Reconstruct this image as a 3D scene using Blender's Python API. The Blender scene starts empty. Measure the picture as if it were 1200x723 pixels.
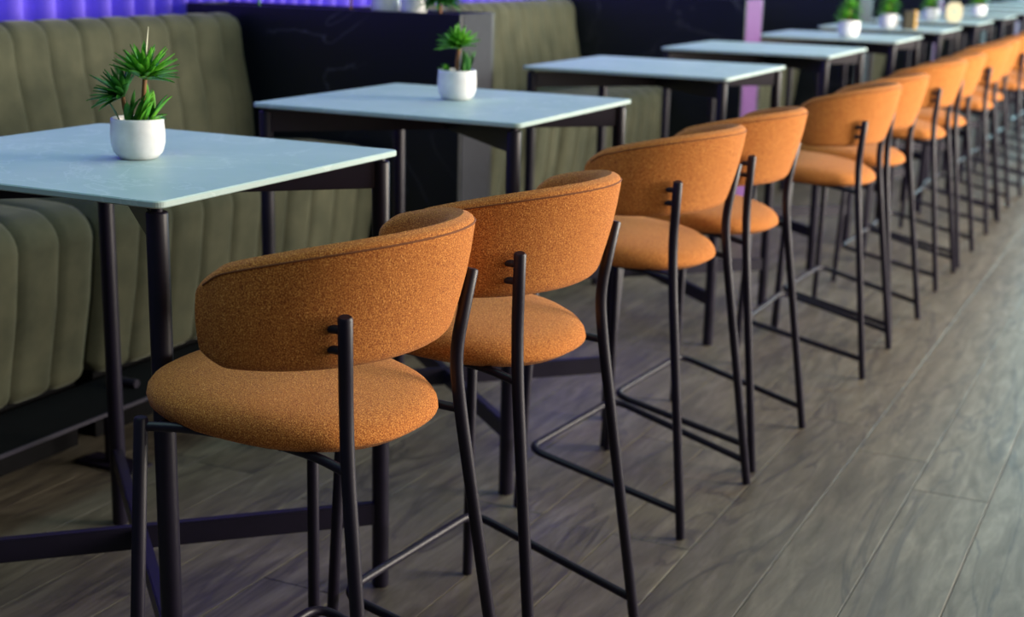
import bpy, bmesh, math, random
from mathutils import Vector, Matrix
PI = math.pi
S = bpy.context.scene
C = S.collection

# ---------------------------------------------------------------- camera
def make_camera():
    yaw, pitch, roll = 0.44289, 0.24351, 0.02392
    cy, sy, cp, sp = math.cos(yaw), math.sin(yaw), math.cos(pitch), math.sin(pitch)
    fwd = Vector((-sy*cp, cy*cp, -sp)); right = Vector((cy, sy, 0)); up = right.cross(fwd)
    r2 = right*math.cos(roll) + up*math.sin(roll)
    u2 = up*math.cos(roll) - right*math.sin(roll)
    cam = bpy.data.cameras.new('camera'); cam.lens = 1664.0/1200*36; cam.sensor_width = 36
    o = bpy.data.objects.new('camera', cam); C.objects.link(o)
    m = Matrix((r2, u2, -fwd)).transposed().to_4x4(); m.translation = (0, 0, 1.26667)
    o.matrix_world = m
    cam.clip_start = .05; cam.clip_end = 200
    cam.dof.use_dof = True; cam.dof.focus_distance = 2.12; cam.dof.aperture_fstop = 4.0
    S.camera = o
make_camera()

# ---------------------------------------------------------------- world, daylight, room lamps, exposure
w = bpy.data.worlds.new('world'); S.world = w; w.use_nodes = True
w.node_tree.nodes['Background'].inputs[0].default_value = (.55, .75, 1, 1)
w.node_tree.nodes['Background'].inputs[1].default_value = .05
def area(name, loc, direction, sx, sy, energy, col, spread=PI):
    l = bpy.data.lights.new(name, 'AREA'); l.shape = 'RECTANGLE'; l.size = sx; l.size_y = sy
    l.energy = energy; l.color = col; l.spread = spread
    o = bpy.data.objects.new(name, l); C.objects.link(o); o.location = loc
    o.rotation_euler = Vector(direction).to_track_quat('-Z', 'Y').to_euler()
    return o
# daylight through the glazed front on the aisle side (x = 4.5)
for k in range(5):
    area('window_daylight', (4.42, 1.6+4.6*k, 1.75), (-1, 0, -.12), 3.9, 2.3, (70, 920, 440, 230, 180)[k], (1, .90, .76))
# cool ceiling panels over the tables
for k in range(5):
    area('ceiling_panel_light', (-1.6, 1.5+4.6*k, 3.15), (0, 0, -1), 1.6, 3.6, 35, (.60, .95, .97))
# cool daylight from the far end of the hall
area('far_end_daylight', (.6, 25.3, 1.9), (0, -1, -.05), 6, 2.6, 760, (.52, .90, 1))
# violet LED wash behind the booths, shining up the curtain
for k in range(4):
    area('violet_led_wash', (-3.03, 2.0+5*k, .80), (-.8, 0, .6), .05, 4.9, 6.5, (.14, .05, 1))
S.view_settings.view_transform = 'Standard'; S.view_settings.look = 'None'
S.view_settings.gamma = 1; S.view_settings.use_curve_mapping = False
S.view_settings.exposure = 0.0

# ---------------------------------------------------------------- materials
def mat(name, col=(.5, .5, .5), rough=.5, metal=0, **kw):
    m = bpy.data.materials.new(name); m.use_nodes = True
    b = m.node_tree.nodes['Principled BSDF']
    b.inputs['Base Color'].default_value = (*col, 1); b.inputs['Roughness'].default_value = rough
    b.inputs['Metallic'].default_value = metal
    for k, v in kw.items(): b.inputs[k.replace('_', ' ')].default_value = v
    return m
class NT:
    def __init__(s, m): s.t = m.node_tree; s.b = s.t.nodes['Principled BSDF']
    def n(s, typ, **kw):
        o = s.t.nodes.new(typ)
        for k, v in kw.items():
            if hasattr(o, k): setattr(o, k, v)
            else: o.inputs[k.replace('_', ' ')].default_value = v
        return o
    def l(s, a, b): s.t.links.new(a, b)
    def ramp(s, fac, stops):
        r = s.n('ShaderNodeValToRGB'); e = r.color_ramp.elements
        while len(e) < len(stops): e.new(.5)
        for i, (p, c) in enumerate(stops): e[i].position = p; e[i].color = (*c, 1) if len(c) == 3 else c
        s.l(fac, r.inputs[0]); return r.outputs[0]
    def coord(s, scale=(1, 1, 1), rand=0):
        tc = s.n('ShaderNodeTexCoord'); v = tc.outputs['Object']
        if rand:
            oi = s.n('ShaderNodeObjectInfo'); g = s.n('ShaderNodeNewGeometry')
            ad = s.n('ShaderNodeMath', operation='ADD'); s.l(oi.outputs['Random'], ad.inputs[0]); s.l(g.outputs['Random Per Island'], ad.inputs[1])
            sc = s.n('ShaderNodeVectorMath', operation='SCALE'); sc.inputs[0].default_value = (rand, rand*1.7, rand*.6)
            s.l(ad.outputs[0], sc.inputs['Scale'])
            va = s.n('ShaderNodeVectorMath', operation='ADD'); s.l(v, va.inputs[0]); s.l(sc.outputs[0], va.inputs[1]); v = va.outputs[0]
            s.rnd = ad.outputs[0]
        mp = s.n('ShaderNodeMapping'); mp.inputs['Scale'].default_value = scale; s.l(v, mp.inputs[0])
        return mp.outputs[0]
    def noise(s, vec, scale, detail=2, rough=.5, dist=0):
        n = s.n('ShaderNodeTexNoise', Scale=scale, Detail=detail, Roughness=rough, Distortion=dist)
        s.l(vec, n.inputs['Vector']); return n.outputs['Fac']
    def mix(s, fac, a, b, blend='MIX'):
        m = s.n('ShaderNodeMix', data_type='RGBA', blend_type=blend)
        for i, v in ((0, fac), (6, a), (7, b)):
            if hasattr(v, 'links'): s.l(v, m.inputs[i])
            else: m.inputs[i].default_value = v if i == 0 else (*v, 1)
        return m.outputs[2]
    def bump(s, h, strength=.3, dist=.002):
        b = s.n('ShaderNodeBump', Strength=strength, Distance=dist); s.l(h, b.inputs['Height'])
        s.l(b.outputs[0], s.b.inputs['Normal'])
    def base(s, c): s.l(c, s.b.inputs['Base Color'])

def fabric_orange():
    m = mat('orange_melange_fabric', rough=.9, Specular_IOR_Level=.15, Sheen_Weight=.06, Sheen_Roughness=.5)
    t = NT(m); v = t.coord()
    f = t.noise(v, 540, 2, .7); f2 = t.noise(v, 1100, 1); f3 = t.noise(v, 12, 2)
    c = t.ramp(f, [(.30, (.13, .028, .009)), (.47, (.39, .117, .026)), (.58, (.64, .242, .052)), (.72, (.90, .49, .15))])
    c = t.mix(t.ramp(f3, [(.35, (0, 0, 0)), (.7, (.25, .25, .25))]), c, (.42, .130, .022))
    t.base(c)
    ad = t.n('ShaderNodeMath', operation='ADD'); t.l(f, ad.inputs[0]); t.l(f2, ad.inputs[1])
    t.bump(ad.outputs[0], .55, .0015); return m
def fabric_green():
    m = mat('olive_velvet', rough=.85, Specular_IOR_Level=.2, Sheen_Weight=.2, Sheen_Roughness=.4, Sheen_Tint=(.8, .85, .7, 1))
    t = NT(m); v = t.coord(rand=7)
    f = t.noise(v, 9, 3, .6); g = t.noise(v, 500, 1)
    t.base(t.ramp(f, [(.3, (.045, .048, .030)), (.7, (.080, .080, .050))]))
    t.bump(g, .2, .001); return m
def marble_top():
    m = mat('pale_stone_top', rough=.5, Specular_IOR_Level=.25)
    t = NT(m); v = t.coord(rand=9)
    f = t.noise(v, 3.2, 5, .55, 1.2)
    vein = t.ramp(f, [(.485, (0, 0, 0)), (.5, (.28, .28, .28)), (.515, (0, 0, 0))])
    cloud = t.noise(v, 5, 4, .6, .5)
    c = t.ramp(cloud, [(.3, (.38, .52, .52)), (.7, (.47, .59, .59))])
    t.base(t.mix(vein, c, (.75, .83, .85))); return m
def marble_black():
    m = mat('black_marble', rough=.32, Specular_IOR_Level=.35)
    t = NT(m); v = t.coord(rand=5)
    f = t.noise(v, 1.6, 4, .55, 1.5)
    vein = t.ramp(f, [(.488, (0, 0, 0)), (.5, (1, 1, 1)), (.512, (0, 0, 0))])
    k = t.ramp(t.noise(v, 2.3, 2), [(.5, (0, 0, 0)), (.72, (.5, .5, .5))])
    mu = t.mix(1.0, vein, k, 'MULTIPLY')
    t.base(t.mix(mu, (.004, .0065, .011), (.13, .135, .165))); return m
def wood_floor():
    m = mat('smoked_oak_plank', rough=.42, Specular_IOR_Level=.5)
    t = NT(m); v = t.coord((1, .16, 1), rand=31)
    grain = t.noise(v, 26, 5, .62, .8)
    fine = t.noise(v, 130, 3, .6)
    blot = t.noise(v, 4.2, 4, .55, 1.6)
    c = t.ramp(grain, [(.28, (.074, .063, .047)), (.5, (.148, .130, .098)), (.74, (.235, .212, .165))])
    c = t.mix(t.ramp(fine, [(.35, (.35, .35, .35)), (.6, (0, 0, 0))]), c, (.10, .08, .062))
    dark = t.ramp(blot, [(.47, (0, 0, 0)), (.5, (.75, .75, .75)), (.52, (0, 0, 0))])
    c = t.mix(dark, c, (.05, .042, .042))
    patch = t.ramp(t.noise(v, 7, 3, .5, .6), [(.56, (0, 0, 0)), (.74, (.5, .5, .5))])
    c = t.mix(patch, c, (.075, .062, .055))
    r = t.ramp(t.rnd, [(0, (.82, .82, .82)), (1, (1.16, 1.14, 1.1))])
    # per-plank tone
    fr = t.n('ShaderNodeMath', operation='FRACT'); t.l(t.rnd, fr.inputs[0])
    r = t.ramp(fr.outputs[0], [(0, (.80, .80, .82)), (1, (1, 1, 1))])
    t.base(t.mix(1.0, c, r, 'MULTIPLY'))
    t.l(t.ramp(grain, [(.2, (.5, .5, .5)), (.8, (.36, .36, .36))]), t.b.inputs['Roughness'])
    t.bump(fine, .12, .001); return m
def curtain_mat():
    m = mat('curtain_violet_glow_tint', (.15, .095, .78), .8); t = NT(m); t.bump(t.noise(t.coord(), 400, 1), .1, .001); return m  # violet of the LED glow is painted into the pale cloth's base colour
def leaf_mat(name, a, b):
    m = mat(name, a, .42, Specular_IOR_Level=.4); t = NT(m)
    v = t.coord((1, 1, 1), rand=3)
    t.base(t.ramp(t.noise(v, 60, 2), [(.3, a), (.7, b)])); return m
def simple(name, col, rough, metal=0, **kw):
    m = mat(name, col, rough, metal, **kw); t = NT(m)
    f = t.noise(t.coord(), 35, 3)
    t.base(t.ramp(f, [(.3, tuple(x*.9 for x in col)), (.7, tuple(min(1, x*1.1) for x in col))]))
    return m
M = dict(
    orange=fabric_orange(), seam=simple('dark_orange_seam', (.17, .05, .012), .9),
    green=fabric_green(), metal=simple('black_powder_coat', (.009, .0068, .019), .42, Specular_IOR_Level=.32),
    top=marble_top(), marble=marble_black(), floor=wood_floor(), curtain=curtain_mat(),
    grey_panel=simple('grey_stone_panel', (.030, .032, .042), .6, Specular_IOR_Level=.12), pink_panel=simple('mauve_panel', (.13, .058, .19), .6, Specular_IOR_Level=.12),
    leaf=leaf_mat('bright_leaf', (.055, .28, .022), (.15, .48, .035)),
    leaf_dark=leaf_mat('dark_leaf', (.022, .15, .020), (.06, .27, .035)),
    leaf_dry=simple('dry_leaf', (.55, .55, .42), .7), stem=simple('brown_stem', (.28, .13, .05), .8),
    pot=simple('white_ceramic', (.80, .80, .82), .22), soil=simple('dark_soil', (.05, .045, .03), .95),
    plaster=simple('dark_plaster', (.12, .12, .14), .8), ceil=simple('dark_ceiling', (.10, .11, .12), .85),
    black=simple('matt_black', (.005, .005, .006), .8, Specular_IOR_Level=.06), gold=simple('honey_wood', (.62, .36, .08), .5),
    cream=simple('cream_card', (.55, .50, .33), .6), teal=simple('teal_print', (.12, .45, .42), .6),
    frame=simple('window_frame_paint', (.06, .06, .065), .5),
)
gl = mat('window_glass', (.9, .97, 1), .02, Transmission_Weight=1.0, IOR=1.45); M['glass'] = gl

# ---------------------------------------------------------------- mesh helpers
class MB:
    def __init__(s): s.v = []; s.f = []; s.sm = []
    def add(s, vs, fs, smooth=True):
        o = len(s.v); s.v += [tuple(v) for v in vs]
        s.f += [tuple(i+o for i in f) for f in fs]; s.sm += [smooth]*len(fs); return s
    def box(s, lo, hi, bev=0):
        bm = bmesh.new(); bmesh.ops.create_cube(bm, size=1)
        for v in bm.verts: v.co = Vector([lo[i]+(hi[i]-lo[i])*(v.co[i]+.5) for i in range(3)])
        if bev: bmesh.ops.bevel(bm, geom=bm.edges[:], offset=bev, segments=1, affect='EDGES')
        return s.bm(bm)
    def bm(s, bm, smooth=False):
        bm.verts.index_update(); s.add([v.co for v in bm.verts], [[v.index for v in f.verts] for f in bm.faces], smooth); bm.free(); return s
    def tube(s, pts, r, n=12, caps=True, radii=None, closed=False):
        P = [Vector(p) for p in pts]; N = len(P)
        T = []
        for i in range(N):
            a = P[i-1] if (i > 0 or closed) else P[0]; b = P[(i+1) % N] if (i < N-1 or closed) else P[-1]
            T.append((b-a).normalized())
        ref = Vector((0, 0, 1)) if abs(T[0].z) < .9 else Vector((1, 0, 0))
        u = T[0].cross(ref).normalized(); vs = []
        for i in range(N):
            u = (u - T[i]*u.dot(T[i])).normalized(); w_ = T[i].cross(u)
            rr = radii[i] if radii else r
            for k in range(n):
                a = 2*PI*k/n; vs.append(P[i] + (u*math.cos(a)+w_*math.sin(a))*rr)
        fs = []
        for i in range(N if closed else N-1):
            j = (i+1) % N
            for k in range(n): fs.append((i*n+k, i*n+(k+1) % n, j*n+(k+1) % n, j*n+k))
        s.add(vs, fs, True)
        if caps and not closed:
            o = len(s.v); s.v += [tuple(v) for v in vs[:n]] + [tuple(v) for v in vs[-n:]]
            s.f += [tuple(o+k for k in reversed(range(n))), tuple(o+n+k for k in range(n))]; s.sm += [False, False]
        return s
    def lathe(s, prof, n=32, c=(0, 0, 0)):
        vs = []; fs = []; m = len(prof)
        for r, z in prof:
            for k in range(n):
                a = 2*PI*k/n; vs.append((c[0]+r*math.cos(a), c[1]+r*math.sin(a), c[2]+z))
        for i in range(m-1):
            for k in range(n): fs.append((i*n+k, i*n+(k+1) % n, (i+1)*n+(k+1) % n, (i+1)*n+k))
        return s.add(vs, fs, True)
    def mesh(s, name, m):
        me = bpy.data.meshes.new(name); me.from_pydata(s.v, [], s.f); me.materials.append(m)
        me.polygons.foreach_set('use_smooth', s.sm); me.update(); return me
    def build(s, name, m, parent=None, loc=None, rot=None):
        return link(name, s.mesh(name, m), parent, loc, rot)
def link(name, me, parent=None, loc=None, rot=None):
    o = bpy.data.objects.new(name, me); C.objects.link(o)
    if parent: o.parent = parent
    if loc: o.location = loc
    if rot: o.rotation_euler = rot
    return o
def fillet(pts, r, seg=6):
    P = [Vector(p) for p in pts]; out = [P[0]]
    for i in range(1, len(P)-1):
        a = (P[i-1]-P[i]); b = (P[i+1]-P[i]); d = min(r, a.length*.45, b.length*.45)
        p0 = P[i]+a.normalized()*d; p1 = P[i]+b.normalized()*d
        for k in range(seg+1):
            t = k/seg; out.append(p0*(1-t)**2 + P[i]*2*t*(1-t) + p1*t*t)
    out.append(P[-1]); return out
def capped(pts, r):      # path whose ends get a small rounded shoulder
    P = [Vector(p) for p in pts]; R = [r]*len(P)
    d0 = (P[0]-P[1]).normalized(); d1 = (P[-1]-P[-2]).normalized(); e = r*.25
    P = [P[0]+d0*e] + P + [P[-1]+d1*e]; R = [r*.8]+R+[r*.8]
    return P, R
def tag(o, label=None, cat=None, group=None, kind=None):
    if label: o['label'] = label
    if cat: o['category'] = cat
    if group: o['group'] = group
    if kind: o['kind'] = kind
    return o
def empty(name, loc=(0, 0, 0), rz=0):
    o = bpy.data.objects.new(name, None); C.objects.link(o); o.location = loc; o.rotation_euler = (0, 0, rz)
    o.empty_display_size = .1; return o
def copy_tree(o, parent=None):
    c = o.copy(); C.objects.link(c); c.parent = parent
    for ch in list(o.children): copy_tree(ch, c)
    return c

# ---------------------------------------------------------------- the room
FX0, FX1, FY0, FY1 = -3.4, 4.5, -1.0, 25.5
fb = MB().box((FX0, FY0, -.05), (FX1, FY1, -.012)); floor = fb.build('floor', M['black']); floor['kind'] = 'structure'
PWD = .1845
def plank_mesh(mb, x0, x1, y0, y1, bev=.0017):
    g = .0006; x0 += g; x1 -= g; y0 += g; y1 -= g; z = 0
    vs = [(x0, y0, -.012), (x1, y0, -.012), (x1, y1, -.012), (x0, y1, -.012),
          (x0, y0, z-bev*.6), (x1, y0, z-bev*.6), (x1, y1, z-bev*.6), (x0, y1, z-bev*.6),
          (x0+bev, y0+bev, z), (x1-bev, y0+bev, z), (x1-bev, y1-bev, z), (x0+bev, y1-bev, z)]
    fs = []
    for a in (0, 4):
        for k in range(4): fs.append((a+k, a+(k+1) % 4, a+4+(k+1) % 4, a+4+k))
    fs.append((8, 9, 10, 11)); mb.add(vs, fs, False)
rng = random.Random(11)
LENS = [1.5, 1.8, 2.1]
pm = {}
for L in LENS:
    b = MB(); plank_mesh(b, 0, PWD, 0, L); pm[L] = b.mesh('plank', M['floor'])
rest = MB(); xoff = -.887 - PWD*13
for ci in range(-1, 37):
    x = xoff + ci*PWD
    if x+PWD > FX1: break
    y = FY0 - rng.random()*1.4 + .6
    while y < FY1-.1:
        L = rng.choice(LENS)
        if y+L > FY1: plank_mesh(rest, x, x+PWD, y, FY1)
        elif y < 15.5 and x < .75: link('plank', pm[L], floor, (x, y, 0))
        else: plank_mesh(rest, x, x+PWD, y, y+L)
        y += L
rest.build('plank_field', M['floor'], floor)['kind'] = 'stuff'

def wall(name, lo, hi, m): o = MB().box(lo, hi).build(name, M[m]); o['kind'] = 'structure'; return o
wall('wall_left', (-3.52, FY0, -.05), (-3.4, FY1, 3.3), 'plaster')
wall('wall_back', (-3.52, FY1, -.05), (4.7, FY1+.12, 3.3), 'plaster')
wall('ceiling', (-3.52, FY0, 3.3), (4.7, FY1+.12, 3.4), 'ceil')
wr = MB().box((4.5, FY0, -.05), (4.7, FY1, .5)); wr.box((4.5, FY0, 3.0), (4.7, FY1, 3.3))
for k in range(7): wr.box((4.5, -1.0+4.6*k-.0 if k else -1.0, .5), (4.7, -1.0+4.6*k+.35 if k < 6 else FY1, 3.0)) if -1+4.6*k < FY1 else None
o = wr.build('wall_right', M['plaster']); o['kind'] = 'structure'
for k in range(5):
    y0, y1 = -.65+4.6*k, 3.6+4.6*k
    wn = MB()
    for a, b in (((4.55, y0, .5), (4.62, y0+.06, 3)), ((4.55, y1-.06, .5), (4.62, y1, 3)), ((4.55, y0, .5), (4.62, y1, .56)), ((4.55, y0, 2.94), (4.62, y1, 3)), ((4.55, (y0+y1)/2-.03, .5), (4.62, (y0+y1)/2+.03, 3))):
        wn.box(a, b)
    wo = wn.build('window_%d' % (k+1), M['frame']); wo['kind'] = 'structure'
    for q in (0, 1):
        ym = (y0+y1)/2
        MB().box((4.58, y0+.06 if q == 0 else ym+.03, .56), (4.59, ym-.03 if q == 0 else y1-.06, 2.94)).build('pane', M['glass'], wo)

# ---------------------------------------------------------------- curtains behind the booths
def curtain(y0, y1, seed, label):
    r = random.Random(seed); n = int((y1-y0)/.008); ph = 0; xs = []
    for i in range(n+1):
        ph += .008*2*PI/(.105+.035*math.sin(i*.021+seed))
        a = math.sin(ph); xs.append(-3.24+.036*math.copysign(abs(a)**.7, a))
    zs = [.06, .5, .9, 1.1, 1.3, 1.8, 2.75]; vs = []; fs = []
    for i in range(n+1):
        for z in zs: vs.append((xs[i], y0+(y1-y0)*i/n, z))
    m = len(zs)
    for i in range(n):
        for k in range(m-1): fs.append((i*m+k, (i+1)*m+k, (i+1)*m+k+1, i*m+k+1))
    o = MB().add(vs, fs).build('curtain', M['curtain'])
    sd = o.modifiers.new('thickness', 'SOLIDIFY'); sd.thickness = .004
    tag(o, label, 'curtain', 'pleated curtains behind the booths')
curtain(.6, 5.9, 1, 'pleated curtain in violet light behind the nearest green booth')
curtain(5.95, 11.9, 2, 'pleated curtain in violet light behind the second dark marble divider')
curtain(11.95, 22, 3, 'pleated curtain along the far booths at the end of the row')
rail = MB().tube([(-3.24, .4, 2.8), (-3.24, 22.2, 2.8)], .018).build('curtain_rail', M['metal'])
tag(rail, 'black rail carrying the pleated curtains along the left wall', 'rail')
for y in (.5, 6, 12, 18, 22): MB().tube([(-3.4, y, 2.8), (-3.24, y, 2.8)], .01).build('bracket', M['metal'], rail)

# ---------------------------------------------------------------- booth benches
CH = .131                     # channel pitch
def channel_mesh(name, prof, width, d=.009, ny=11, end=0, er=.026):
    """prof: closed loop of (x, z); channel crowns between its seams"""
    n = len(prof); nor = []
    for i in range(n):
        ax, az = prof[i-1]; bx_, bz = prof[(i+1) % n]; tx, tz = bx_-ax, bz-az
        l = math.hypot(tx, tz); nor.append((tz/l, -tx/l))
    vs = []; fs = []
    for j in range(ny):
        t = -1+2*j/(ny-1); off = -d*(abs(t)**6) - (.004 if abs(t) > .99 else 0) - (er*max(0, (t*end+.1)/1.1)**3.2 if end else 0)
        for i in range(n): vs.append((prof[i][0]+nor[i][0]*off, width/2*t, prof[i][1]+nor[i][1]*off))
    for j in range(ny-1):
        for i in range(n): fs.append((j*n+i, j*n+(i+1) % n, (j+1)*n+(i+1) % n, (j+1)*n+i))
    mb = MB().add(vs, fs)
    mb.add(vs[:n], [tuple(reversed(range(n)))], False); mb.add(vs[-n:], [tuple(range(n))], False)
    return mb.mesh(name, M['green'])
def arc(cx, cz, r, a0, a1, n): return [(cx+r*math.cos(a0+(a1-a0)*k/n), cz+r*math.sin(a0+(a1-a0)*k/n)) for k in range(n+1)]
BXF = -2.37                    # front of the bench
seat_prof = [(-2.84, .20), (-2.50, .20)] + arc(-2.462, .24, .04, -PI/2, .1, 4) + [(BXF-.018, .42)] + \
            arc(BXF-.085, .575, .085, .0, PI/2, 6) + [(-2.62, .665), (-2.82, .655)] 
# loop must be counter-clockwise in (x,z) with outward normal = (tz,-tx)
back_prof = [(-2.99, .24), (-2.86, .24), (-2.845, .64), (-2.855, .78), (-2.885, .92)] + \
            arc(-2.955, 1.0, .062, .15, PI*.8, 6) + [(-3.02, .95)]
ms = channel_mesh('seat_channel', seat_prof, CH)
mk = channel_mesh('backrest_channel', back_prof, CH, d=.006)
msE = {e: channel_mesh('seat_channel', seat_prof, CH, end=e) for e in (-1, 1)}
mkE = {e: channel_mesh('backrest_channel', back_prof, CH, d=.006, end=e, er=.03) for e in (-1, 1)}
GB = 'channelled olive booth benches along the left wall'
def bench(y0, n, label):
    root = empty('booth_bench', (0, y0, 0))
    tag(root, label, 'bench', GB)
    MB().box((-2.98, .02, .03), (-2.46, n*CH-.02, .21)).build('plinth', M['black'], root)
    for k in range(n):
        e = -1 if k == 0 else 1 if k == n-1 else 0
        link('seat_channel', msE.get(e, ms), root, (0, CH*(k+.5), 0))
        link('backrest_channel', mkE.get(e, mk), root, (0, CH*(k+.5), 0))
    return root
def foot_plank(y0, y1, label):
    r = empty('footrest_plank', (-2.3, y0, 0)); tag(r, label, 'footrest', 'low footrests in front of the booth benches')
    MB().box((-.14, .03, .184), (.065, y1-y0-.03, .194), .002).build('board', M['black'], r)
    MB().box((.0655, .03, .1845), (.070, y1-y0-.03, .195), .001).build('edge_trim', M['metal'], r)
    for y in ((y1-y0)*.5-.03, (y1-y0)*.5-.9, (y1-y0)*.5+.8):
        MB().tube([(-.05, y, .006), (-.05, y, .184)], .014).build('post', M['metal'], r)
        MB().box((-.13, y-.04, 0), (.05, y+.04, .008), .002).build('foot_plate', M['metal'], r)
        MB().tube([(-.09, y+.05, .205), (-.0, y+.05, .205)], .011).build('clamp', M['metal'], r)

# ---------------------------------------------------------------- black marble planter dividers
PX1 = -2.02
PART = [(1.05, 1.3), (4.0, 4.24), (6.82, 7.12), (9.36, 9.74), (12.24, 12.58), (15.05, 15.4), (17.85, 18.2)]
def planter(y0, y1, panel, label):
    px = -2.10 if 3.5 < y0 < 5 else PX1
    r = empty('marble_divider', (px, (y0+y1)/2, 0)); tag(r, label, 'divider', 'dark planter dividers between the booths')
    h = (y1-y0)/2; t = .02; L = 1.06; z = 1.085
    MB().box((-L, -h, 0), (0, -h+t, z), .0015).build('side_slab', M['marble'], r)
    MB().box((-L, h-t, 0), (0, h, z), .0015).build('side_slab', M['marble'], r)
    MB().box((-L, -h+t, 0), (-L+t, h-t, z), .0015).build('back_slab', M['marble'], r)
    MB().box((-t, -h+t, 0), (.002, h-t, z), .0015).build('end_panel', M[panel], r)
    MB().box((-L+t, -h+t, .9), (-t, h-t, z-.025)).build('soil', M['soil'], r)
    return r
names = ['before the nearest green booth, at the left edge', 'with grey end panel between the nearest two green booths',
         'with mauve end panel standing beside the fifth table', 'with grey end panel behind the plant of the fifth table',
         'with mauve end panel behind the cream table block', 'with grey end panel, second last of the far row', 'with mauve end panel, last of the far row']
for i, (a, b) in enumerate(PART):
    planter(a, b, 'pink_panel' if i in (2, 4, 6) else 'grey_panel', 'black marble planter divider ' + names[i])
ordn = ['nearest', 'second', 'third', 'fourth', 'fifth', 'farthest']
for i in range(6):
    a, b = PART[i][1], PART[i+1][0]; n = int((b-a-.055)/CH); n1 = n//2
    s0 = b-.02-n*CH-.025
    bench(s0, n1, 'olive channel-tufted bench, near half of the %s booth%s' % (ordn[i], ', behind the first table' if i == 0 else ''))
    bench(s0+n1*CH+.025, n-n1, 'olive channel-tufted bench, far half of the %s booth, against the %s divider' % (ordn[i], ['grey-ended', 'mauve-ended', 'grey-ended', 'mauve-ended', 'grey-ended', 'mauve-ended'][i]))
    foot_plank(a+.05, b-.05, 'low black footrest plank in front of the %s olive booth' % ordn[i])

# ---------------------------------------------------------------- tables
TX, TA, TB, TH = -1.3666, .734, .709, .9
TY = [1.651, 2.898, 4.463, 5.854, 7.253, 8.605, 10.05, 11.45, 12.85, 14.25, 15.65, 17.05, 18.45]
def slab(mb, lx, ly, z0, z1, r, bev, seg=6):
    def ring(ins, z):
        pts = []
        for (cx, cy, a0) in ((lx/2-r, ly/2-r, 0), (-lx/2+r, ly/2-r, PI/2), (-lx/2+r, -ly/2+r, PI), (lx/2-r, -ly/2+r, 1.5*PI)):
            for k in range(seg+1):
                a = a0+PI/2*k/seg; pts.append((cx+(r-ins)*math.cos(a), cy+(r-ins)*math.sin(a), z))
        return pts
    R = [ring(bev, z0), ring(0, z0+bev), ring(0, z1-bev), ring(bev, z1)]; n = len(R[0]); vs = sum(R, []); fs = []
    for i in range(3):
        for k in range(n): fs.append((i*n+k, i*n+(k+1) % n, (i+1)*n+(k+1) % n, (i+1)*n+k))
    fs += [tuple(reversed(range(n))), tuple(3*n+k for k in range(n))]
    mb.add(vs, fs, False); return mb
def beam(p, q, wd, h):
    P, Q = Vector(p), Vector(q); d = (Q-P); L = d.length; d.normalize(); s = Vector((-d.y, d.x, 0))*wd/2
    vs = []
    for e in (P, Q):
        for (a, b) in ((-1, 0), (1, 0), (1, 1), (-1, 1)): vs.append(e+s*a+Vector((0, 0, h*b)))
    fs = [(0, 3, 2, 1), (4, 5, 6, 7)] + [(k, (k+1) % 4, 4+(k+1) % 4, 4+k) for k in range(4)]
    bm = bmesh.new(); V = [bm.verts.new(v) for v in vs]
    for f in fs: bm.faces.new([V[i] for i in f])
    bmesh.ops.recalc_face_normals(bm, faces=bm.faces[:]); bmesh.ops.bevel(bm, geom=bm.edges[:], offset=.0025, segments=2, affect='EDGES')
    return MB().bm(bm)
def make_table():
    t = empty('counter_table')
    slab(MB(), TA, TB, TH-.0115, TH, .016, .002).build('tabletop', M['top'], t)
    ix, iy = TA/2-.026, TB/2-.026; R = .0172
    for sx in (-1, 1):
        for sy in (-1, 1):
            P = [(sx*ix, sy*iy, 0), (sx*ix, sy*iy, .003), (sx*ix, sy*iy, .876), (sx*ix, sy*iy, .879), (sx*ix, sy*iy, .880)]
            l = MB().tube(P, R, 20, radii=[R*.9, R, R, R*.94, R*.8]).build('leg', M['metal'], t)
            MB().tube([(sx*ix, sy*iy, .879), (sx*ix, sy*iy, TH-.0115)], .009, 12).build('spacer', M['metal'], l)
    k = .975
    for s in (-1, 1):
        z = .828 
        beam((-ix*k, -s*iy*k, z), (ix*k, s*iy*k, z), .02, .052 if s > 0 else .051).build('top_beam', M['metal'], t)
        beam((-ix*k, -s*iy*k, .138), (ix*k, s*iy*k, .138), .022, .046 if s > 0 else .0445).build('stretcher', M['metal'], t)
    return t
tl = ['nearest counter table, pale stone top, white pot of spiky green leaves on it',
      'second counter table from the camera, pale stone top with palm-like pot plant',
      'third counter table, pale stone top left bare, by olive bench end',
      'fourth counter table, bare pale top in front of the mauve end panel',
      'fifth counter table, pale top with small white pot near its aisle corner',
      'sixth counter table, pale top with white pot and honey-coloured wooden block',
      'seventh counter table, pale top with white pot and cream block',
      'eighth counter table, blurred pale top with small white pot',
      'ninth counter table from the camera, just past the last pot', 'tenth counter table from the camera, bare blurred top', 'eleventh counter table from the camera, at the right edge',
      'twelfth counter table from the camera, top right corner', 'last but one counter table, top right corner', 'farthest counter table, at the top right corner']
proto = make_table()
for i, y in enumerate(TY):
    t = proto if i == 0 else copy_tree(proto)
    t.location = (TX-TA/2, y+TB/2, 0)
    tag(t, tl[i] if i < len(tl) else 'blurred pale counter table at the far end, beyond the last pot plant', 'table', 'pale stone counter tables in a row')
    if i >= len(tl): t['group'] = 'far pale counter tables'

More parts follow.
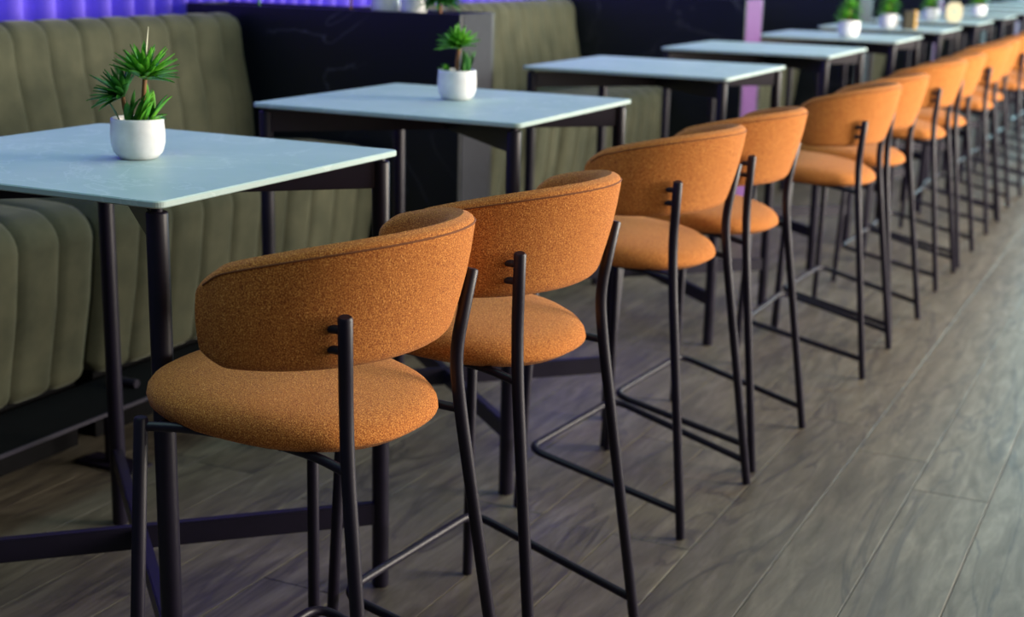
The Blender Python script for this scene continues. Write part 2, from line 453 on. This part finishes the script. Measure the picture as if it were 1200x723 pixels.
# ---------------------------------------------------------------- counter stools (backs towards the aisle = +x)
LEGR = .0104
def seat_mesh():
    n = 56; out = []
    for k in range(n):
        a = 2*PI*k/n; c, s = math.cos(a), math.sin(a)
        if c >= 0: ax, e = .225, 2.4
        else: ax, e = .188, 2.6
        r = (abs(c/ax)**e + abs(s/.197)**e)**(-1/e); out.append((r*c, r*s))
    lay = [(.0, .592), (.5, .592), (.88, .593), (.945, .596), (.985, .604), (1, .615), (.99, .625), (.96, .633), (.90, .640), (.8, .6445), (.6, .648), (.3, .650), (0.0, .6505)]
    vs = []; fs = []
    for sc, z in lay:
        for x, y in out: vs.append((x*sc, y*sc, z + .007 - .065*x*sc - .010*max(0, x*sc/.22)**2*(1 if z > .61 else 0)))
    for i in range(len(lay)-1):
        for k in range(n): fs.append((i*n+k, i*n+(k+1) % n, (i+1)*n+(k+1) % n, (i+1)*n+k))
    return MB().add(vs, fs)
BA, BB, BN, BX = .218, .238, 2.0, .044
def back_path(m=61):
    raw = []
    for k in range(801):
        t = (-1+2*k/800)*PI/2
        raw.append((BX+BA*math.cos(t)**(2/BN), BB*math.copysign(abs(math.sin(t))**(2/BN), t)))
    # rounded wing tips run a touch straight forward
    raw = [(BX-.02, -BB)] + raw + [(BX-.02, BB)]
    d = [0]
    for i in range(1, len(raw)): d.append(d[-1]+math.hypot(raw[i][0]-raw[i-1][0], raw[i][1]-raw[i-1][1]))
    L = d[-1]; H = L/2
    # denser stations at the ends
    hs = [H*k/22*(1-.055/H) for k in range(22)] + [H-.055*(1-math.sin(PI/2*k/14)) for k in range(15)]
    st = [-q for q in reversed(hs[1:])]+hs; m = len(st)
    res = []; j = 0
    for s in st:
        q = s+H
        while j < len(d)-2 and d[j+1] < q: j += 1
        f = (q-d[j])/max(1e-9, d[j+1]-d[j]); f = min(max(f, 0), 1)
        x = raw[j][0]+(raw[j+1][0]-raw[j][0])*f; y = raw[j][1]+(raw[j+1][1]-raw[j][1])*f
        res.append([s, x, y])
    global BANG
    BANG = [math.atan2(v[2]/BB, max(0, (v[1]-BX)/BA))/(PI/2) for v in res]
    for i in range(m):
        a = res[max(0, i-1)]; b = res[min(m-1, i+1)]; tx, ty = b[1]-a[1], b[2]-a[2]; l = math.hypot(tx, ty)
        res[i] += [ty/l, -tx/l]
    return res, H
BP, BH = back_path()
Z0, ZM = .719, .80
def flare(x, y, z): return (BX+(x-BX)*(1+1.2*(z-ZM)), y*(1+.12*(z-ZM)), z)
def back_sec(i):
    """lower z, upper z, thickness at station i"""
    s = BP[i][0]; u = BANG[i]; r = .046; zl, zu = Z0, .905-.048*abs(u)**2.3; e = abs(s)-(BH-r)
    c = 1
    if e > 0: c = math.sqrt(max(0, 1-(e/r)**2))
    zl2 = zl + r*(1-c)*.62; zu2 = zu - r*(1-c)*.8
    e2 = abs(s)-(BH-.022); th = .038*(math.sqrt(max(0, 1-(e2/.022)**2)) if e2 > 0 else 1)
    return zl2, zu2, max(th, .001)
def back_mesh():
    vs = []; fs = []; n = None
    for i, (s, x, y, nx, ny) in enumerate(BP):
        zl, zu, th = back_sec(i); rc = min(.017, th*.45, (zu-zl)*.45)
        sec = []
        for (ox, oz, a0) in ((-rc, zu-rc, 0), (-th+rc, zu-rc, PI/2), (-th+rc, zl+rc, PI), (-rc, zl+rc, 1.5*PI)):
            for k in range(5): a = a0+PI/2*k/4; sec.append((ox+rc*math.cos(a), oz+rc*math.sin(a)))
            if ox == -rc and a0 == 0:
                sec.append((-th/2, zu+.0015))
            if a0 == PI/2:
                for q in (.25, .5, .75): sec.append((-th-.004*math.sin(PI*q), zu-rc+(zl-zu+2*rc)*q))
        for q in (.25, .5, .75): sec.append((.004*math.sin(PI*q), zl+rc+(zu-zl-2*rc)*q))
        n = len(sec)
        for o, z in sec:
            vs.append(flare(x+nx*o, y+ny*o, z))
    m = len(BP)
    for i in range(m-1):
        for k in range(n): fs.append((i*n+k, i*n+(k+1) % n, (i+1)*n+(k+1) % n, (i+1)*n+k))
    fs += [tuple(range(n)), tuple((m-1)*n+k for k in reversed(range(n)))]
    bm = bmesh.new(); V = [bm.verts.new(v) for v in vs]
    for f in fs: bm.faces.new([V[i] for i in f])
    bmesh.ops.recalc_face_normals(bm, faces=bm.faces[:]); return MB().bm(bm, True)
def back_seam():
    P = []
    for i, (s, x, y, nx, ny) in enumerate(BP):
        zl, zu, th = back_sec(i)
        if th < .03: continue
        P.append(flare(x-nx*.0012, y-ny*.0012, zu-.0105))
    return MB().tube(P, .0016, 6)
def make_stool():
    t = empty('counter_stool')
    seat_mesh().build('seat', M['orange'], t)
    b = back_mesh().build('backrest', M['orange'], t)
    back_seam().build('seam', M['seam'], b)
    for sy in (-1, 1):
        P, R = capped([(-.122, sy*.239, .003), (-.101, sy*.213, .619)], LEGR)
        MB().tube(P, 0, 16, radii=R).build('front_leg', M['metal'], t)
        core = fillet([(.282, sy*.206, .003), (.211, sy*.160, .580), (.204, sy*.153, .670), (.2185, sy*.176, .800)], .07)
        P, R = capped(core, LEGR)
        rl = MB().tube(P, 0, 16, radii=R).build('rear_leg', M['metal'], t)
        for z in (.782, .752):
            y = .176-(.8-z)*.17; xs = flare(BX+BA*(1-(y/BB)**BN)**(1/BN), y, z)[0]
            MB().tube([(xs-.012, sy*(y-.003), z), (.2185-(.80-z)*.11, sy*y, z)], .0062, 10).build('bolt', M['metal'], rl)
        rail = fillet([(-.102, sy*.213, .608), (-.045, sy*.182, .606), (.07, sy*.150, .597), (.150, sy*.148, .588), (.2105, sy*.162, .580)], .05)
        MB().tube(rail, .0072, 12).build('side_rail', M['metal'], t)
    for x, hw in ((-.09, .205), (.09, .168)):
        MB().tube([(x, -hw+.02, .597-.06*x), (x, hw-.02, .597-.06*x)], .007, 10).build('cross_rail', M['metal'], t)
    fr = fillet([(.275, -.2005, .062), (-.104, -.226, .146), (-.104, .226, .146), (.275, .2005, .062)], .045, 8)
    MB().tube(fr, .0085, 14).build('footrest', M['metal'], t)
    return t
stools = [(-1.185, 1.713, -.014), (-1.156, 2.221, -.072), (-1.190, 3.089, -.075), (-1.176, 3.588, -.058), (-1.120, 4.553, .0), (-1.121, 5.052, -.055)]
r2 = random.Random(5)
for y in TY[3:8]:
    for d in (-.255, .255): stools.append((-1.13+r2.uniform(-.012, .012), y+TB/2+d, r2.uniform(-.05, .0)))
sl = ['orange upholstered stool nearest the camera, lower left, back towards the aisle',
      'orange stool second from the camera, at the far side of the first table',
      'orange stool third from the camera, at the near side of the second table',
      'orange stool fourth from the camera, partly behind the third one',
      'orange stool fifth from the camera, whole wide backrest showing, at the third table',
      'orange stool sixth from the camera, only right part of backrest showing, at the third table',
      'orange stool at near side of the fourth table from the camera',
      'orange stool at far side of the fourth table from the camera',
      'orange stool at near side of the fifth table, the one with pot near its corner',
      'orange stool at far side of the fifth table, the one with pot near its corner',
      'orange stool at near side of the sixth table, with the honey wooden block',
      'orange stool at far side of the sixth table, with the honey wooden block',
      'orange stool at near side of the seventh table, with the cream block',
      'orange stool at far side of the seventh table, with the cream block',
      'orange stool at near side of the eighth table, by right edge of the photo',
      'farthest orange stool, at far side of the eighth table, right edge']
proto = make_stool()
for i, (x, y, a) in enumerate(stools):
    t = proto if i == 0 else copy_tree(proto)
    t.location = (x, y, 0); t.rotation_euler = (0, 0, a)
    tag(t, sl[i] if i < len(sl) else 'blurred orange stool at the far end of the row, by the last tables', 'stool', 'orange counter stools in a row')
    if i >= len(sl): t['group'] = 'far orange counter stools'

# ---------------------------------------------------------------- pots and plants
CR = Vector((math.cos(.44289), math.sin(.44289), 0)); CB = Vector((-math.sin(.44289), math.cos(.44289), 0))
def leaf_blade(mb, base, d, L, wd, droop=.25, seg=5):
    d = Vector(d).normalized(); side = d.cross(Vector((0, 0, 1)))
    if side.length < .05: side = Vector((1, 0, 0))
    side.normalize(); nrm = side.cross(d); vs = []; fs = []
    for k in range(seg+1):
        t = k/seg; p = Vector(base)+d*L*t+Vector((0, 0, -droop*L*t*t)); wv = wd*(math.sin(PI*min(1, .12+.88*t))**.7)*(1 if t < 1 else .05)
        vs += [p-side*wv/2+nrm*wv*.18, p-nrm*.0006, p+side*wv/2+nrm*wv*.18]
    for k in range(seg):
        a = k*3
        for q in (0, 1): fs.append((a+q, a+q+1, a+4+q, a+3+q))
    n = len(vs); mb.add(list(vs)+[v-nrm*.0008 for v in vs], fs+[tuple(n+i for i in reversed(f)) for f in fs]); return mb
POT = [(0, 0), (.028, 0), (.034, .002), (.043, .012), (.0475, .028), (.048, .045), (.0465, .066), (.0465, .071), (.045, .0725), (.0435, .071), (.0435, .06)]
pot_me = MB().lathe(POT, 40).mesh('pot', M['pot'])
soil_me = MB().lathe([(.0436, .062), (.02, .064), (0, .065)], 24).mesh('soil', M['soil'])
def plant_root(loc, label, k=1):
    r = empty('potted_plant', loc); tag(r, label, 'potted plant'); r.scale = (k, k, k)
    link('pot', pot_me, r); link('soil', soil_me, r); return r
def head(root, base, axis, n, L, spread, rng, m='leaf', parts=True, wd=.0075, droop=.3, name='leaf'):
    axis = Vector(axis).normalized(); u = axis.orthogonal().normalized(); v = axis.cross(u); mb = MB()
    for k in range(n):
        t = (k+.5)/n; th = spread*math.sqrt(t); ph = k*2.399
        d = axis*math.cos(th)+(u*math.cos(ph)+v*math.sin(ph))*math.sin(th)
        b = mb if not parts else MB()
        leaf_blade(b, Vector(base)+d*.004, d, L*rng.uniform(.82, 1.1), wd*rng.uniform(.85, 1.2), droop*(.3+t))
        if parts: b.build(name, M[m], root)
    if not parts: mb.build('foliage', M[m], root)['kind'] = 'stuff'
def stem(root, pts, r=.004): MB().tube(pts, r, 8).build('stem', M['stem'], root)
def at(r, b, z): return CR*r+CB*b+Vector((0, 0, z))
rg = random.Random(3)
# first table
p = plant_root((-1.690, 1.992, TH), 'white pot on the nearest table with two spiky green leaf heads')
a = at(.016, 0, .140); b = at(-.024, .0, .108)
stem(p, [at(.006, 0, .06), at(.012, 0, .10), a]); stem(p, [at(-.016, 0, .06), at(-.022, 0, .09), b])
head(p, a, at(.012, -.006, .06), 54, .066, 1.25, rg, wd=.0115, droop=.1)
head(p, b, at(-.04, -.02, .05), 38, .060, 1.2, rg, m='leaf_dark', wd=.011, droop=.15)
for (x, y, z, dx, dz, L, wd) in ((.0, -.02, .066, .55, .9, .075, .014), (.012, -.024, .066, .35, .95, .07, .013), (-.012, -.02, .066, .5, 1, .06, .012),
                                 (.022, -.02, .066, .8, .5, .045, .016), (.028, -.01, .068, .9, .35, .03, .018), (-.030, -.005, .066, -.4, 1, .05, .011), (-.02, .015, .066, -.15, 1, .085, .012), (.01, .02, .066, .1, 1, .08, .012), (.034, -.016, .066, .5, .6, .028, .018)):
    leaf_blade(MB(), at(x, y, z), at(dx, -.15, dz), L, wd, .15).build('leaf', M['leaf_dark' if x < .0 else 'leaf'], p)
for k in range(16):
    leaf_blade(MB(), at(rg.uniform(-.012, .026), rg.uniform(-.028, .01), .063), at(rg.uniform(-.1, .75), -.1, 1), rg.uniform(.045, .078), rg.uniform(.010, .015), .15).build('leaf', M['leaf' if k % 3 else 'leaf_dark'], p)
dl = leaf_blade(MB(), a, at(.10, .0, 1), .092, .0055, .0).build('leaf', M['leaf_dry'], p); dl['label'] = 'pale dried leaf at the top'
# second table
p = plant_root((-1.734, 3.29, TH), 'white pot on the second table with palm-like plant on short trunk', 1.06)
a = at(0.004, 0, .125); stem(p, [at(.002, 0, .06), at(-.001, 0, .09), a], .005)
head(p, a, at(-.008, -.01, .05), 54, .058, 1.3, rg, wd=.012, droop=.15)
for k in range(16): leaf_blade(MB(), at(.020+.012*rg.uniform(-1, 1), .014*rg.uniform(-1, 1), .062), at(rg.uniform(-.05, .35), rg.uniform(-.2, .2), 1), rg.uniform(.045, .07), .009, .1).build('leaf', M['leaf_dark'], p)
for k in range(8): leaf_blade(MB(), at(-.024+.01*rg.uniform(-1, 1), .012*rg.uniform(-1, 1), .064), at(rg.uniform(-.8, .1), rg.uniform(-.2, .2), .6), .026, .010, .1).build('leaf', M['leaf'], p)
# further tables
for (x, y, lab) in ((-1.651, 7.43, 'white pot with upright green leaves on the fifth table'),
                    (-1.700, 8.70, 'white pot with upright green leaves beside the honey wooden block'),
                    (-1.72, 10.24, 'white pot with green leaves partly hidden behind the cream block'),
                    (-1.592, 11.6, 'small white pot with green leaves on the eighth table')):
    p = plant_root((x, y, TH), lab, 1.15)
    st = at(rg.uniform(-.01, .01), 0, .125); stem(p, [at(0, 0, .06), st])
    head(p, st, (0, 0, 1), 36, .062, 1.6, rg, parts=False, wd=.010)
    head(p, at(-.015, 0, .075), at(-.3, 0, 1), 26, .062, 1.2, rg, parts=False, wd=.011)
    head(p, at(.018, 0, .072), at(.3, 0, 1), 20, .05, 1.1, rg, m='leaf_dark', parts=False, wd=.010)
# plants on the first divider
for (x, y, lab, k) in ((-2.44, 4.12, 'white pot on the first divider, left of two at the top edge', 1.0),
                       (-2.335, 4.12, 'white pot on the first divider, right of two at the top edge', .9)):
    p = plant_root((x, y, 1.0605), lab, k)
    head(p, (0, 0, .07), (0, 0, 1), 30, .07, .62, rg, m='leaf_dark', parts=False, wd=.011, droop=.1)
p = empty('fern', (-2.205, 4.062, 1.0605)); tag(p, 'bushy green plant drooping at the aisle end of the first divider', 'plant')
stem(p, [(0, 0, 0), (0, 0, .062)], .005)
head(p, (0, 0, .058), (0, 0, 1), 90, .080, 1.5, rg, m='leaf_dark', parts=False, wd=.013, droop=.36)
for (x, lab) in ((-2.945, 'thin-stemmed plant at the curtain end of the first divider'), (-2.575, 'thin brown-stemmed plant in the middle of the first divider')):
    p = empty('thin_plant', (x, 4.12, 1.0605)); tag(p, lab, 'plant')
    MB().tube([(0, 0, 0), (.004, 0, .1), (0, .004, .26)], .0045, 8).build('stem', M['leaf_dark'] if x < -2.8 else M['stem'], p)
    head(p, (0, .004, .08), (0, 0, 1), 9, .11, 1.0, rg, m='leaf_dark', parts=False, wd=.005, droop=.1)
    head(p, (0, .004, .25), (0, 0, 1), 24, .12, 1.3, rg, m='leaf_dark', parts=False, wd=.009, droop=.4)

# ---------------------------------------------------------------- small blocks on the far tables
t = empty('table_block', (-1.575, 8.70, TH), .5); tag(t, 'small honey wooden block standing beside a white pot on the sixth table', 'block')
MB().box((-.045, -.03, 0), (.012, .03, .105), .004).build('body', M['soil'], t)
MB().box((.012, -.032, 0), (.03, .032, .11), .004).build('face_board', M['gold'], t)
t = empty('table_block', (-1.56, 10.16, TH), .45); tag(t, 'small cream block with cut corners on the seventh table', 'block')
bm = bmesh.new(); V = []
for y_ in (-.025, .025):
    V.append([bm.verts.new((x_, y_, z_)) for x_, z_ in ((-.03, 0), (.03, 0), (.055, .03), (.055, .1), (.03, .13), (-.03, .13), (-.055, .1), (-.055, .03))])
bm.faces.new(V[0]); bm.faces.new(list(reversed(V[1])))
for k in range(8): bm.faces.new((V[0][k], V[0][(k+1) % 8], V[1][(k+1) % 8], V[1][k]))
bmesh.ops.recalc_face_normals(bm, faces=bm.faces[:]); MB().bm(bm).build('body', M['cream'], t)
MB().box((-.012, -.027, .062), (.012, -.025, .078)).build('print', M['teal'], t)
